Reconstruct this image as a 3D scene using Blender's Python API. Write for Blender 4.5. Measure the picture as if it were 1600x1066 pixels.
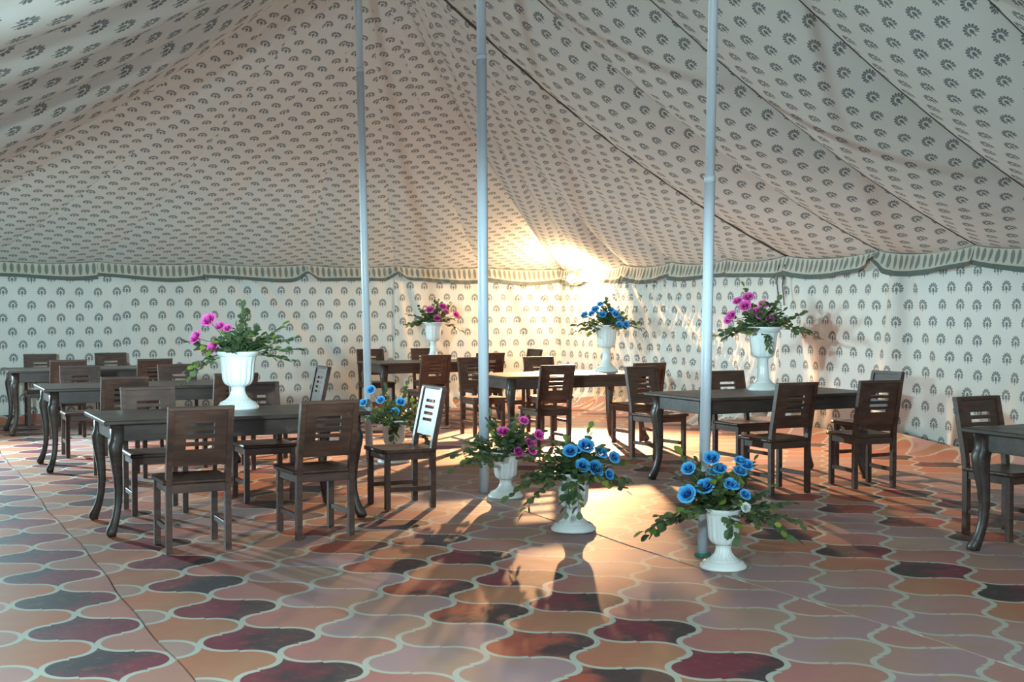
import bpy, bmesh, math, random
from mathutils import Vector, Matrix
random.seed(7)
S = bpy.context.scene
COL = S.collection
for o in list(bpy.data.objects): bpy.data.objects.remove(o)

# ------------------------------------------------------------------ camera, world, light levels
F = 2000.0; HOR = 480.0; CAMH = 1.55; YAW = 0.4595        # focal length and horizon in the 1600x1066 frame
PITCH = math.atan2(533 - HOR, F)
cd = bpy.data.cameras.new('camera'); cam = bpy.data.objects.new('camera', cd); COL.objects.link(cam)
cd.sensor_width = 36; cd.lens = 36 * F / 1600; cd.clip_end = 200
cam.location = (0, 0, CAMH); cam.rotation_euler = (math.pi / 2 - PITCH, 0, -YAW)
S.camera = cam
W = bpy.data.worlds.new('world'); S.world = W; W.use_nodes = True
W.node_tree.nodes['Background'].inputs[0].default_value = (0.70, 0.86, 1.0, 1)
W.node_tree.nodes['Background'].inputs[1].default_value = 2.6
vs = S.view_settings; vs.view_transform = 'Standard'; vs.look = 'None'; vs.gamma = 1.0; vs.exposure = 0.10
vs.use_curve_mapping = False
WARM = (1.0, 0.52, 0.24); BULB = (1.0, 0.60, 0.32); COOL = (0.60, 0.91, 1.0)         # lamp colours
WARM_P, FARLEFT_P, NEARLEFT_P = 9800.0, 2600.0, 3200.0      # floodlight power, watts
WARM_LENS, COOL_LENS, NEAR_LENS = 850.0, 30.0, 1300.0                          # brightness of the lamp glass

def ground(px, py, z=0.0):
    """pixel of the photograph -> (x, y) where its ray meets height z (x across the tent, y along the ridge)"""
    a = (px - 800) / F; b = (py - 533) / F
    Y = math.cos(PITCH) - b * math.sin(PITCH); D = math.sin(PITCH) + b * math.cos(PITCH)
    t = (CAMH - z) / D
    X, Y = a * t, Y * t
    return (X * math.cos(YAW) + Y * math.sin(YAW), -X * math.sin(YAW) + Y * math.cos(YAW))
FWD = Vector((math.sin(YAW), math.cos(YAW), 0)); RGT = Vector((math.cos(YAW), -math.sin(YAW), 0))
def at_depth(px, py, depth):
    """pixel -> point whose distance along the view axis on the ground is depth"""
    a = (px - 800) / F; b = (HOR - py) / F
    p = FWD * depth + RGT * (a * depth); return Vector((p.x, p.y, CAMH + b * depth))

# ------------------------------------------------------------------ node helper
class NT:
    def __init__(s, name):
        s.m = bpy.data.materials.new(name); s.m.use_nodes = True
        s.t = s.m.node_tree; s.t.nodes.clear()
        s.out = s.t.nodes.new('ShaderNodeOutputMaterial')
    def n(s, kind, **k):
        nd = s.t.nodes.new(kind)
        for a, v in k.items(): setattr(nd, a, v)
        return nd
    def lk(s, a, b):
        if isinstance(a, E): a = a.s
        s.t.links.new(a, b)
    def setin(s, inp, v):
        if isinstance(v, E): s.t.links.new(v.s, inp)
        elif hasattr(v, 'is_output'): s.t.links.new(v, inp)
        else: inp.default_value = v
    def math(s, op, *a):
        nd = s.n('ShaderNodeMath', operation=op)
        for i, v in enumerate(a): s.setin(nd.inputs[i], v)
        return E(s, nd.outputs[0])
    def mix(s, f, a, b, blend='MIX'):
        nd = s.n('ShaderNodeMix', data_type='RGBA', blend_type=blend)
        s.setin(nd.inputs[0], f)
        for i, v in ((6, a), (7, b)):
            if isinstance(v, tuple) and len(v) == 3: v = v + (1,)
            s.setin(nd.inputs[i], v)
        return nd.outputs[2]
    def uv(s):
        c = s.n('ShaderNodeTexCoord'); x = s.n('ShaderNodeSeparateXYZ'); s.lk(c.outputs['UV'], x.inputs[0])
        return E(s, x.outputs[0]), E(s, x.outputs[1]), c.outputs['UV']
    def noise(s, vec, scale, detail=3.0, rough=0.5, dist=0.0):
        nd = s.n('ShaderNodeTexNoise'); s.lk(vec, nd.inputs['Vector'])
        nd.inputs['Scale'].default_value = scale; nd.inputs['Detail'].default_value = detail
        nd.inputs['Roughness'].default_value = rough; nd.inputs['Distortion'].default_value = dist
        return E(s, nd.outputs[0])
    def mapping(s, vec, scale=(1, 1, 1), loc=(0, 0, 0)):
        nd = s.n('ShaderNodeMapping'); s.lk(vec, nd.inputs[0]); nd.inputs['Scale'].default_value = scale; nd.inputs['Location'].default_value = loc
        return nd.outputs[0]
    def combine(s, x, y, z=0.0):
        nd = s.n('ShaderNodeCombineXYZ')
        for i, v in enumerate((x, y, z)): s.setin(nd.inputs[i], v)
        return nd.outputs[0]
    def smooth(s, v, lo, hi):
        nd = s.n('ShaderNodeMapRange', interpolation_type='SMOOTHSTEP'); s.setin(nd.inputs[0], v)
        nd.inputs[1].default_value = lo; nd.inputs[2].default_value = hi
        return E(s, nd.outputs[0])
    def white(s, vec):
        nd = s.n('ShaderNodeTexWhiteNoise', noise_dimensions='3D'); s.lk(vec, nd.inputs[0]); return E(s, nd.outputs[0])
    def bump(s, h, strength=0.2, dist=0.01):
        nd = s.n('ShaderNodeBump'); s.setin(nd.inputs['Height'], h); nd.inputs['Strength'].default_value = strength; nd.inputs['Distance'].default_value = dist
        return nd.outputs[0]
    def principled(s, color, rough=0.5, normal=None, **k):
        p = s.n('ShaderNodeBsdfPrincipled')
        if isinstance(color, tuple) and len(color) == 3: color = color + (1,)
        s.setin(p.inputs['Base Color'], color); s.setin(p.inputs['Roughness'], rough)
        for a, v in k.items(): s.setin(p.inputs[a.replace('_', ' ')], v)
        if normal is not None: s.lk(normal, p.inputs['Normal'])
        s.lk(p.outputs[0], s.out.inputs[0]); return p
class E:
    def __init__(s, nt, sock): s.nt = nt; s.s = sock
    def __add__(a, b): return a.nt.math('ADD', a, b)
    def __radd__(a, b): return a.nt.math('ADD', b, a)
    def __sub__(a, b): return a.nt.math('SUBTRACT', a, b)
    def __rsub__(a, b): return a.nt.math('SUBTRACT', b, a)
    def __mul__(a, b): return a.nt.math('MULTIPLY', a, b)
    def __rmul__(a, b): return a.nt.math('MULTIPLY', b, a)
    def __truediv__(a, b): return a.nt.math('DIVIDE', a, b)
    def __gt__(a, b): return a.nt.math('GREATER_THAN', a, b)
    def __lt__(a, b): return a.nt.math('LESS_THAN', a, b)
    def abs(a): return a.nt.math('ABSOLUTE', a)
    def sqrt(a): return a.nt.math('SQRT', a)
    def round(a): return a.nt.math('ROUND', a)
    def cos(a): return a.nt.math('COSINE', a)
    def mx(a, b): return a.nt.math('MAXIMUM', a, b)
    def mn(a, b): return a.nt.math('MINIMUM', a, b)
    def mod(a, b): return a.nt.math('FLOORED_MODULO', a, b)
    def inv(a): return 1.0 - a
def sel(c, a, b): return c * a + c.inv() * b          # c ? a : b

# ------------------------------------------------------------------ materials
MOTIF = 0.058
def palmette(t, x, y, rot):
    x = x * (1 / MOTIF); y = y * (1 / MOTIF)
    yy = sel(y > 0.0, y * 0.80, y * 1.02)                # pointed, taller top
    r = (x * x + yy * yy).sqrt(); th = t.math('ARCTAN2', x, yy)
    pet = (th * 13.0).cos()
    lim = 0.95 + pet * 0.09
    ring = (r > 0.47) * (r < lim) * (0.45 + 0.55 * (pet > -0.62)) * (th.abs() < 2.42)
    cx = x * 1.25; cy = (y + 0.10) * 0.72
    core = ((cx * cx + cy * cy).sqrt() < 0.32)
    stem = (x.abs() < 0.11) * (y < -0.2) * (y > -0.98)
    return ring.mx(core).mx(stem * 0.8)
def canvas_material(name, colp=0.245, rowp=0.18, base=(0.69, 0.70, 0.645)):
    t = NT(name); u, v, UV = t.uv()
    a = u * (2 / colp); b = v * (1 / rowp)
    ia = (a * 0.5).round() * 2.0; ib = (b * 0.5).round() * 2.0
    ja = ((a - 1.0) * 0.5).round() * 2.0 + 1.0; jb = ((b - 1.0) * 0.5).round() * 2.0 + 1.0
    m = None
    for p, q in ((ia, ib), (ja, jb)):
        rnd = t.white(t.combine(p, q))
        k = palmette(t, (a - p) * (colp / 2) + (rnd - 0.5) * 0.014, (b - q) * rowp + (rnd - 0.5) * 0.012, rnd)
        m = k if m is None else m.mx(k)
    worn = t.smooth(t.noise(UV, 95, 3, 0.7), 0.28, 0.55)
    ink = t.mix(t.noise(UV, 3.1, 2), (0.080, 0.105, 0.125), (0.13, 0.15, 0.14))
    stain = t.smooth(t.noise(UV, 0.8, 4, 0.6), 0.35, 0.75)
    weave = t.noise(t.mapping(UV, (60, 700, 1)), 1.0, 2, 0.5)
    cloth = t.mix(stain * 0.3, base, tuple(c * 0.84 for c in base))
    cloth = t.mix(weave * 0.12, cloth, tuple(c * 0.75 for c in base))
    col = t.mix(m * (0.55 + worn * 0.38), cloth, ink)
    nrm = t.bump(weave + t.noise(UV, 9, 3) * 3.0, 0.12, 0.01)
    d = t.n('ShaderNodeBsdfDiffuse'); t.lk(col, d.inputs[0]); t.lk(nrm, d.inputs['Normal'])
    tr = t.n('ShaderNodeBsdfTranslucent'); t.lk(col, tr.inputs[0])
    mx = t.n('ShaderNodeMixShader'); mx.inputs[0].default_value = 0.02
    t.lk(d.outputs[0], mx.inputs[1]); t.lk(tr.outputs[0], mx.inputs[2]); t.lk(mx.outputs[0], t.out.inputs[0])
    return t.m
def valance_material():
    t = NT('valance print'); u, v, UV = t.uv()          # u metres, v 0 (hem) .. 1 (top)
    x = u * (1 / 0.088); x = (x - x.round()) * 0.088
    y = (v - 0.62) * 0.22
    ex = x * (1 / 0.025); ey = y * (1 / 0.070)
    r = (ex * ex + ey * ey).sqrt()
    stripes = ((y * 330.0 + x.abs() * 300.0).cos() > -0.1)
    leaf = (r < 1.0) * (0.6 + 0.4 * stripes)
    hem = (v < 0.23) + (v > 0.965)
    worn = 0.7 + 0.3 * t.smooth(t.noise(UV, 60, 3, 0.7), 0.3, 0.6)
    cloth = t.mix(t.noise(UV, 4, 3), (0.56, 0.54, 0.46), (0.46, 0.44, 0.37))
    col = t.mix(leaf.mx(hem.mn(1.0)) * worn * 0.95, cloth, (0.075, 0.105, 0.095))
    d = t.n('ShaderNodeBsdfDiffuse'); t.lk(col, d.inputs[0]); t.lk(t.bump(t.noise(UV, 25, 3), 0.15, 0.01), d.inputs['Normal'])
    tr = t.n('ShaderNodeBsdfTranslucent'); t.lk(col, tr.inputs[0])
    mx = t.n('ShaderNodeMixShader'); mx.inputs[0].default_value = 0.02
    t.lk(d.outputs[0], mx.inputs[1]); t.lk(tr.outputs[0], mx.inputs[2]); t.lk(mx.outputs[0], t.out.inputs[0])
    return t.m
TW, TH = 0.2811, 0.3324                                   # half steps of the printed arabesque lattice, metres
def ramp_const(t, f, cols):
    nd = t.n('ShaderNodeValToRGB'); cr = nd.color_ramp; cr.interpolation = 'CONSTANT'
    n = len(cols)
    cr.elements[0].position = 0; cr.elements[0].color = cols[0] + (1,)
    cr.elements[1].position = 1 / n; cr.elements[1].color = cols[1] + (1,)
    for i in range(2, n):
        e = cr.elements.new(i / n); e.color = cols[i] + (1,)
    t.setin(nd.inputs[0], f); return nd.outputs[0]
def carpet_material(name, flip=1.0):
    t = NT(name); u, v, UV = t.uv()                       # UV already in lattice half steps
    A = u; B = v
    ia = (A * 0.5).round() * 2.0; ib = (B * 0.5).round() * 2.0
    ja = ((A - 1.0) * 0.5).round() * 2.0 + 1.0; jb = ((B - 1.0) * 0.5).round() * 2.0 + 1.0
    ax = (A - ia).abs(); ay = (B - ib).abs()
    def dist(x, y):                                       # >0 inside an arabesque tile
        dx = x - 0.5
        lobe = 0.468 - (dx * dx + y * y).sqrt()
        dy = y - 1.0
        neck = (dx * dx + dy * dy).sqrt() - 0.468
        return sel(x > 0.5, lobe, neck)
    inA = dist(ax, ay) > 0.0
    ca = sel(inA, ia, ja); cb = sel(inA, ib, jb)
    lx = A - ca; ly = B - cb
    d = dist(lx.abs(), ly.abs())
    tile = t.smooth(d, 0.040, 0.056)
    k = (ca.mod(12.0) + 0.5) * (1 / 12)
    M1 = [(.37, .235, .245), (.39, .225, .18), (.36, .075, .045), (.42, .155, .085), (.17, .024, .04), (.40, .155, .14)]
    M2 = [(.38, .24, .18), (.36, .225, .235), (.05, .03, .032), (.40, .18, .10), (.04, .03, .034), (.40, .185, .14)]
    M1 = M1 + M1; M2 = M2 + M2; M1[8] = (.40, .20, .17); M2[8] = (.38, .24, .20)       # twelve columns to a repeat
    c1 = ramp_const(t, k, M1); c2 = ramp_const(t, k, M2)
    rnd = t.white(t.combine(ca, cb, 3.0))
    wash = t.noise(t.mapping(UV, (0.9, 1.3, 1)), 1.3, 5, 0.6, 0.6)
    grad = wash + (lx * 0.22 - ly * 0.24) * flip + (rnd - 0.5) * 0.22
    f = t.smooth(grad, 0.36, 0.62)
    col = t.mix(f, c1, c2)
    col = t.mix(t.smooth(t.noise(UV, 5, 4, 0.7), 0.5, 0.8) * 0.35, col, (0.40, 0.20, 0.13))
    dirt = t.noise(UV, 0.45, 4, 0.6)
    col = t.mix(tile, (0.46, 0.47, 0.40), col)
    col = t.mix(t.smooth(dirt, 0.5, 0.85) * 0.3, col, (0.22, 0.14, 0.11))
    pile = t.noise(UV, 160, 2, 0.6)
    t.principled(col, 0.54 + 0.14 * dirt, t.bump(pile + t.noise(UV, 2.5, 3) * 2.5, 0.12, 0.006), Specular_IOR_Level=0.42)
    return t.m
def wood_material(name, dark, light, rough=0.42):
    t = NT(name)
    c = t.n('ShaderNodeTexCoord'); oi = t.n('ShaderNodeObjectInfo')
    vec = t.n('ShaderNodeVectorMath', operation='ADD'); t.lk(c.outputs['Object'], vec.inputs[0])
    t.lk(t.combine(E(t, oi.outputs['Random']) * 7.0, E(t, oi.outputs['Random']) * 3.0), vec.inputs[1])
    g = t.noise(t.mapping(vec.outputs[0], (3.5, 30, 30)), 1.0, 4, 0.6, 0.4)
    blot = t.noise(vec.outputs[0], 4.5, 3, 0.6)
    col = t.mix(t.smooth(g * 0.6 + blot * 0.4, 0.3, 0.72), dark, light)
    wear = t.smooth(t.noise(vec.outputs[0], 11, 4, 0.7), 0.58, 0.8)
    col = t.mix(wear * 0.35, col, (0.20, 0.155, 0.125))
    t.principled(col, 0.22 + rough * 0.2 + blot * 0.2, t.bump(g, 0.14, 0.004), Specular_IOR_Level=0.5)
    return t.m
def plain(name, color, rough=0.5, spots=None, noise_scale=20.0, amount=0.25, bump=0.0, **k):
    t = NT(name); c = t.n('ShaderNodeTexCoord')
    n = t.noise(c.outputs['Object'], noise_scale, 4, 0.6)
    col = t.mix(n * amount, color, tuple(x * 0.62 for x in color))
    if spots: col = t.mix(t.smooth(t.noise(c.outputs['Object'], spots[0], 4, 0.7), spots[2], spots[2] + 0.08) * 0.8, col, spots[1])
    t.principled(col, rough, t.bump(n, bump, 0.004) if bump else None, **k); return t.m
def leaf_material(name, a, b):
    t = NT(name); oi = t.n('ShaderNodeObjectInfo'); c = t.n('ShaderNodeTexCoord')
    col = t.mix(E(t, oi.outputs['Random']), a, b)
    col = t.mix(t.noise(c.outputs['Object'], 35, 3) * 0.5, col, tuple(x * 0.55 for x in a))
    p = t.principled(col, 0.42)
    tr = t.n('ShaderNodeBsdfTranslucent'); t.lk(col, tr.inputs[0])
    mx = t.n('ShaderNodeMixShader'); mx.inputs[0].default_value = 0.25
    t.lk(p.outputs[0], mx.inputs[1]); t.lk(tr.outputs[0], mx.inputs[2]); t.lk(mx.outputs[0], t.out.inputs[0])
    return t.m
def petal_material(name, a, b):
    t = NT(name); u, v, UV = t.uv()
    f = t.smooth(v + (t.noise(UV, 6, 2) - 0.5) * 0.3, 0.35, 1.0)  # rose shading put into the petal colour: darker base, lighter edge
    col = t.mix(f, a, b)
    p = t.principled(col, 0.6, None, Specular_IOR_Level=0.2)
    tr = t.n('ShaderNodeBsdfTranslucent'); t.lk(col, tr.inputs[0])
    mx = t.n('ShaderNodeMixShader'); mx.inputs[0].default_value = 0.25
    t.lk(p.outputs[0], mx.inputs[1]); t.lk(tr.outputs[0], mx.inputs[2]); t.lk(mx.outputs[0], t.out.inputs[0])
    return t.m
def glow(name, color, strength):
    t = NT(name); e = t.n('ShaderNodeEmission'); e.inputs[0].default_value = color + (1,); e.inputs[1].default_value = strength
    t.lk(e.outputs[0], t.out.inputs[0]); return t.m
M = {
 'canvas': canvas_material('block printed canvas'), 'valance': valance_material(),
 'carpet': carpet_material('arabesque printed carpet'), 'carpet_b': carpet_material('arabesque printed carpet turned', -1.0),
 'wood': wood_material('dark walnut stain', (0.034, 0.016, 0.011), (0.100, 0.046, 0.028)),
 'wood_table': wood_material('dark table stain', (0.026, 0.018, 0.015), (0.070, 0.047, 0.036), 0.3),
 'urn': plain('white glossy plastic', (0.78, 0.80, 0.77), 0.22, None, 6, 0.06),
 'pole': plain('white painted steel', (0.50, 0.55, 0.60), 0.42, (22, (0.16, 0.14, 0.14), 0.66), 8, 0.2),
 'rope': plain('grey brown cord', (0.10, 0.085, 0.07), 0.9, None, 60, 0.6),
 'stem': plain('green stem', (0.07, 0.12, 0.04), 0.6), 'foam': plain('dark floral foam', (0.03, 0.05, 0.03), 0.9),
 'leaf': leaf_material('dark green leaf', (0.065, 0.125, 0.055), (0.18, 0.235, 0.10)),
 'leaf_l': leaf_material('young leaf', (0.16, 0.30, 0.05), (0.42, 0.44, 0.07)),
 'pink': petal_material('magenta petal', (0.48, 0.014, 0.22), (0.92, 0.17, 0.60)),
 'blue': petal_material('blue petal', (0.008, 0.11, 0.48), (0.13, 0.56, 0.93)),
 'bud': petal_material('white petal', (0.6, 0.7, 0.6), (0.85, 0.88, 0.85)),
 'metal': plain('dark metal', (0.05, 0.05, 0.055), 0.4, None, 10, 0.2, Metallic=0.6),
 'tape': plain('green tape', (0.02, 0.16, 0.11), 0.5),
 'earth': plain('bare earth', (0.20, 0.15, 0.11), 0.95, None, 3, 0.5),
 'red': plain('dried red petal', (0.15, 0.02, 0.02), 0.7),
 'warm': glow('warm lamp glass', BULB, WARM_LENS), 'cool': glow('cool lamp glass', COOL, COOL_LENS), 'cool2': glow('cool lamp glass near', COOL, NEAR_LENS),
}

# ------------------------------------------------------------------ object helpers
def tag(o, label=None, cat=None, group=None, kind=None):
    if label: o['label'] = label
    if cat: o['category'] = cat
    if group: o['group'] = group
    if kind: o['kind'] = kind
    return o
def empty(name, loc=(0, 0, 0), rz=0.0):
    o = bpy.data.objects.new(name, None); COL.objects.link(o); o.location = loc; o.rotation_euler = (0, 0, rz); o.empty_display_size = 0.1
    return o
def link(name, me, parent=None, mat=None):
    if mat is not None and not me.materials: me.materials.append(M[mat])
    o = bpy.data.objects.new(name, me); COL.objects.link(o); o.parent = parent; return o
def mesh(name, v, f, mat=None, smooth=False, uvs=None):
    me = bpy.data.meshes.new(name); me.from_pydata([tuple(x) for x in v], [], f)
    if uvs:
        l = me.uv_layers.new(name='UVMap')
        for i, lp in enumerate(me.loops): l.data[i].uv = uvs[lp.vertex_index]
    if smooth:
        for p in me.polygons: p.use_smooth = True
    if mat: me.materials.append(M[mat])
    me.update(); return me
def grid(nx, ny, fn, name, mat, uvfn=None, smooth=True):
    v = []; uv = []
    for j in range(ny + 1):
        for i in range(nx + 1):
            a = i / nx; b = j / ny
            v.append(fn(a, b)); uv.append(uvfn(a, b) if uvfn else (a, b))
    f = [(j * (nx + 1) + i, j * (nx + 1) + i + 1, (j + 1) * (nx + 1) + i + 1, (j + 1) * (nx + 1) + i) for j in range(ny) for i in range(nx)]
    return mesh(name, v, f, mat, smooth, uv)
def box(bm, x0, x1, y0, y1, z0, z1, taper=None):
    vs_ = [bm.verts.new(p) for p in ((x0, y0, z0), (x1, y0, z0), (x1, y1, z0), (x0, y1, z0), (x0, y0, z1), (x1, y0, z1), (x1, y1, z1), (x0, y1, z1))]
    for q in ((0, 3, 2, 1), (4, 5, 6, 7), (0, 1, 5, 4), (1, 2, 6, 5), (2, 3, 7, 6), (3, 0, 4, 7)): bm.faces.new([vs_[i] for i in q])
    return vs_
def bm_mesh(bm, name, mat, bevel=0.0, smooth=False):
    if bevel:
        bmesh.ops.bevel(bm, geom=list(bm.edges), offset=bevel, segments=1, affect='EDGES', clamp_overlap=True)
    me = bpy.data.meshes.new(name); bm.to_mesh(me); bm.free(); me.materials.append(M[mat])
    if smooth:
        for p in me.polygons: p.use_smooth = True
    return me
def sweep(path, radii, n=8, caps=True, flat=None):
    """tube along points; radii per point (float or (rx, ry))"""
    V = []; Fc = []
    m = len(path); up0 = Vector((0.31, 0.2, 0.93))
    for i, p in enumerate(path):
        p = Vector(p); d = (Vector(path[min(i + 1, m - 1)]) - Vector(path[max(i - 1, 0)])).normalized()
        s = d.cross(up0 if abs(d.dot(up0)) < 0.95 else Vector((1, 0, 0))).normalized(); t_ = s.cross(d).normalized()
        r = radii[i] if isinstance(radii, (list, tuple)) else radii
        rx, ry = r if isinstance(r, tuple) else (r, r)
        for k in range(n):
            a = 2 * math.pi * k / n
            V.append(p + s * (math.cos(a) * rx) + t_ * (math.sin(a) * ry))
    for i in range(m - 1):
        for k in range(n):
            Fc.append((i * n + k, i * n + (k + 1) % n, (i + 1) * n + (k + 1) % n, (i + 1) * n + k))
    if caps:
        Fc.append(tuple(range(n))[::-1]); Fc.append(tuple((m - 1) * n + k for k in range(n)))
    return V, Fc
def lathe(profile, n=48, flute=None):
    """profile: (r, z, flute amount)"""
    V = []; Fc = []
    for r, z, fl in profile:
        for k in range(n):
            a = 2 * math.pi * k / n
            rr = r * (1 - fl * (0.5 - 0.5 * abs(math.sin(a * flute / 2)) ** 0.6 * 2 + 0.5)) if fl else r
            V.append((rr * math.cos(a), rr * math.sin(a), z))
    m = len(profile)
    for i in range(m - 1):
        for k in range(n): Fc.append((i * n + k, i * n + (k + 1) % n, (i + 1) * n + (k + 1) % n, (i + 1) * n + k))
    Fc.append(tuple(range(n))[::-1])
    return V, Fc
def copy_tree(o, parent=None):
    c = o.copy(); COL.objects.link(c); c.parent = parent
    for ch in o.children: copy_tree(ch, c)
    return c

# ------------------------------------------------------------------ the tent: floor, walls, ceiling
UR, UL, VB = 10.0, -1.1, 18.4           # right wall, left wall, end wall
UC = 4.45; VA = 12.3                    # ridge line and its last pole
VF = -2.95                               # open front behind the camera
ZE, ZP = 2.17, 5.44                     # eave and peak
def prof(t): return ZE + (ZP - ZE) * (0.64 * t + 0.36 * t * t)
fl = bpy.data.meshes.new('floor'); 
fl = mesh('floor', [(-30, -30, -0.02), (40, -30, -0.02), (40, 45, -0.02), (-30, 45, -0.02)], [(0, 1, 2, 3)], 'earth')
tag(link('floor', fl), kind='structure')

def sag_curve(c): return 4 * c * (1 - c)
ceil = empty('ceiling'); tag(ceil, kind='structure')
def crease(p, lines):
    z = 0.0
    for (a, b, w, h) in lines:
        ax, ay = a; bx, by = b; dx, dy = bx - ax, by - ay; L2 = dx * dx + dy * dy
        t = max(0, min(1, ((p[0] - ax) * dx + (p[1] - ay) * dy) / L2))
        d2 = (p[0] - ax - t * dx) ** 2 + (p[1] - ay - t * dy) ** 2
        z += h * math.exp(-d2 / (w * w)) * min(1, 6 * t * (1 - t) + 0.25)
    return z
CREASES = [((5.6, 11.2), (7.1, 10.4), 0.06, -0.035), ((7.1, 10.4), (7.9, 9.8), 0.07, -0.03), ((8.6, 9.0), (9.3, 8.2), 0.07, -0.03),
           ((3.6, 13.2), (1.2, 15.9), 0.07, -0.04)]
def roof_panel(e0, e1, a0, a1, sag_mid, sag_eave, seed, nx=20, ny=48, pleat=None, planar=None):
    e0, e1, a0, a1 = Vector(e0), Vector(e1), Vector(a0), Vector(a1)
    wid = (e1 - e0).length; L = ((e0 + e1) / 2 - (a0 + a1) / 2).length * 1.17
    rg = random.Random(seed); ou, ov = rg.uniform(0, 3), rg.uniform(0, 3); ph = rg.uniform(0, 6)
    wtop = (a1 - a0).length
    def fn(c, t):
        e = e0.lerp(e1, c); a = a0.lerp(a1, c); p = e.lerp(a, t)
        s = sag_curve(c) ** 0.85 * (sag_eave * (1 - t) ** 3 + sag_mid * (math.sin(math.pi * min(1, t * 1.02)) ** 0.8) * (1 if wtop > 0.5 else (1 - 0.55 * t)))
        z = prof(t) - s + 0.010 * sag_curve(c) * math.sin(7 * c + 9 * t + ph) + crease((p.x, p.y), CREASES)
        if pleat:
            dist = (c if pleat == 'a' else 1 - c) * wid
            z += 0.011 * math.sin(t * L * 34 + 2 * math.sin(t * 9)) * math.exp(-(dist / 0.22) ** 2) * (0.3 + 0.7 * math.sin(t * 3.1))
        return (p.x, p.y, z)
    def uvf(c, t):
        if planar:
            p = e0.lerp(e1, c).lerp(a0.lerp(a1, c), t); return ((p.x if planar[0] == 'x' else p.y) + planar[1] + 5, t * L + planar[1])
        w = wid * (1 - t) + wtop * t
        return ((c - 0.5) * w + ou + 5, t * L + ov)
    o = link('roof_panel', grid(nx, ny, fn, 'roof_panel', 'canvas', uvf), ceil); return o
def valance_piece(e0, e1, inward, sag_eave, seed, tie0=False, tie1=False, drop=0.225):
    e0, e1, inw = Vector(e0), Vector(e1), Vector(inward)
    wid = (e1 - e0).length; rg = random.Random(seed); ph = rg.uniform(0, 6); ou = rg.uniform(0, 1)
    def fn(c, b):                                          # b 0 hem .. 1 top
        p = e0.lerp(e1, c)
        top = ZE - sag_curve(c) ** 0.85 * sag_eave + 0.012
        h = drop + 0.025 * math.sin(c * 5 + ph)
        for tie, dd in ((tie0, c), (tie1, 1 - c)):
            if tie: h -= 0.115 * math.exp(-(dd * wid / 0.12) ** 2)
        k = 1 - b
        off = 0.055 + 0.03 * k + 0.020 * k * math.sin(c * wid * 13 + ph) + 0.012 * k * math.sin(c * wid * 41 + ph * 2) + 0.05 * k * k
        return (p.x + inw.x * off, p.y + inw.y * off, top - h * k)
    return link('valance', grid(46, 6, fn, 'valance', 'valance', lambda c, b: (c * wid + ou, b)), ceil)
# eave joints, all the way round the end
RV = [VA, 10.95, 9.55, 8.05, 6.55, 5.05, 3.55, 2.05, 0.55, -0.95, VF]
RVh = [12.55, 13.75, 15.05, 16.35, 17.4, VB]
EU = [UR, 8.55, 7.1, 5.68, 4.15, 2.7, 1.25, -0.1, UL]
apex = (UC, VA, ZP)
for side, ue in (('r', UR), ('l', UL)):
    inw = (-1, 0, 0) if side == 'r' else (1, 0, 0)
    for i in range(len(RV) - 1):
        v0 = 12.55 if (i == 0) else RV[i]; v1 = RV[i + 1]
        sg = 0.20 if side == 'r' else (0.34 if i < 2 else 0.24)
        roof_panel((ue, v0, 0), (ue, v1, 0), (UC, RV[i], 0), (UC, v1, 0), sg, 0.06, 100 + i + (50 if side == 'l' else 0), pleat='a' if i == 0 else None)
        valance_piece((ue, v0, 0), (ue, v1, 0), inw, 0.06, 200 + i, tie0=(i == 1), tie1=(i == 0))
    for i in range(len(RVh) - 1):
        roof_panel((ue, RVh[i], 0), (ue, RVh[i + 1], 0), apex, apex, 0.07, 0.05, 300 + i, pleat='a' if i == 0 else None, planar=('y', 0.0 if i < 2 else 0.07))
        valance_piece((ue, RVh[i], 0), (ue, RVh[i + 1], 0), inw, 0.05, 400 + i)
for i in range(len(EU) - 1):
    roof_panel((EU[i], VB, 0), (EU[i + 1], VB, 0), apex, apex, 0.018, 0.03, 500 + i, planar=('x', (0.1, 0.1, 0.17, 0.0)[min(i, 3)]))
    valance_piece((EU[i], VB, 0), (EU[i + 1], VB, 0), (0, -1, 0), 0.035, 600 + i, tie0=i in (2, 3), tie1=i in (1, 2))
# dark cord along the rafter seam from the peak
pts = []
for i in range(41):
    t = i / 40; p = Vector((UR, 12.55, 0)).lerp(Vector(apex), t); pts.append((p.x, p.y, prof(t) - 0.012))
link('seam_cord', mesh('seam_cord', *sweep(pts, 0.016, 6), 'rope', True), ceil)
for v in RV[1:6]:
    pts = []
    for i in range(31):
        t = i / 30; p = Vector((UR, v, 0)).lerp(Vector((UC, v, 0)), t); pts.append((p.x, p.y, prof(t) - 0.004))
    link('seam_cord', mesh('seam_cord', *sweep(pts, 0.007, 5), 'rope', True), ceil)

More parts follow.
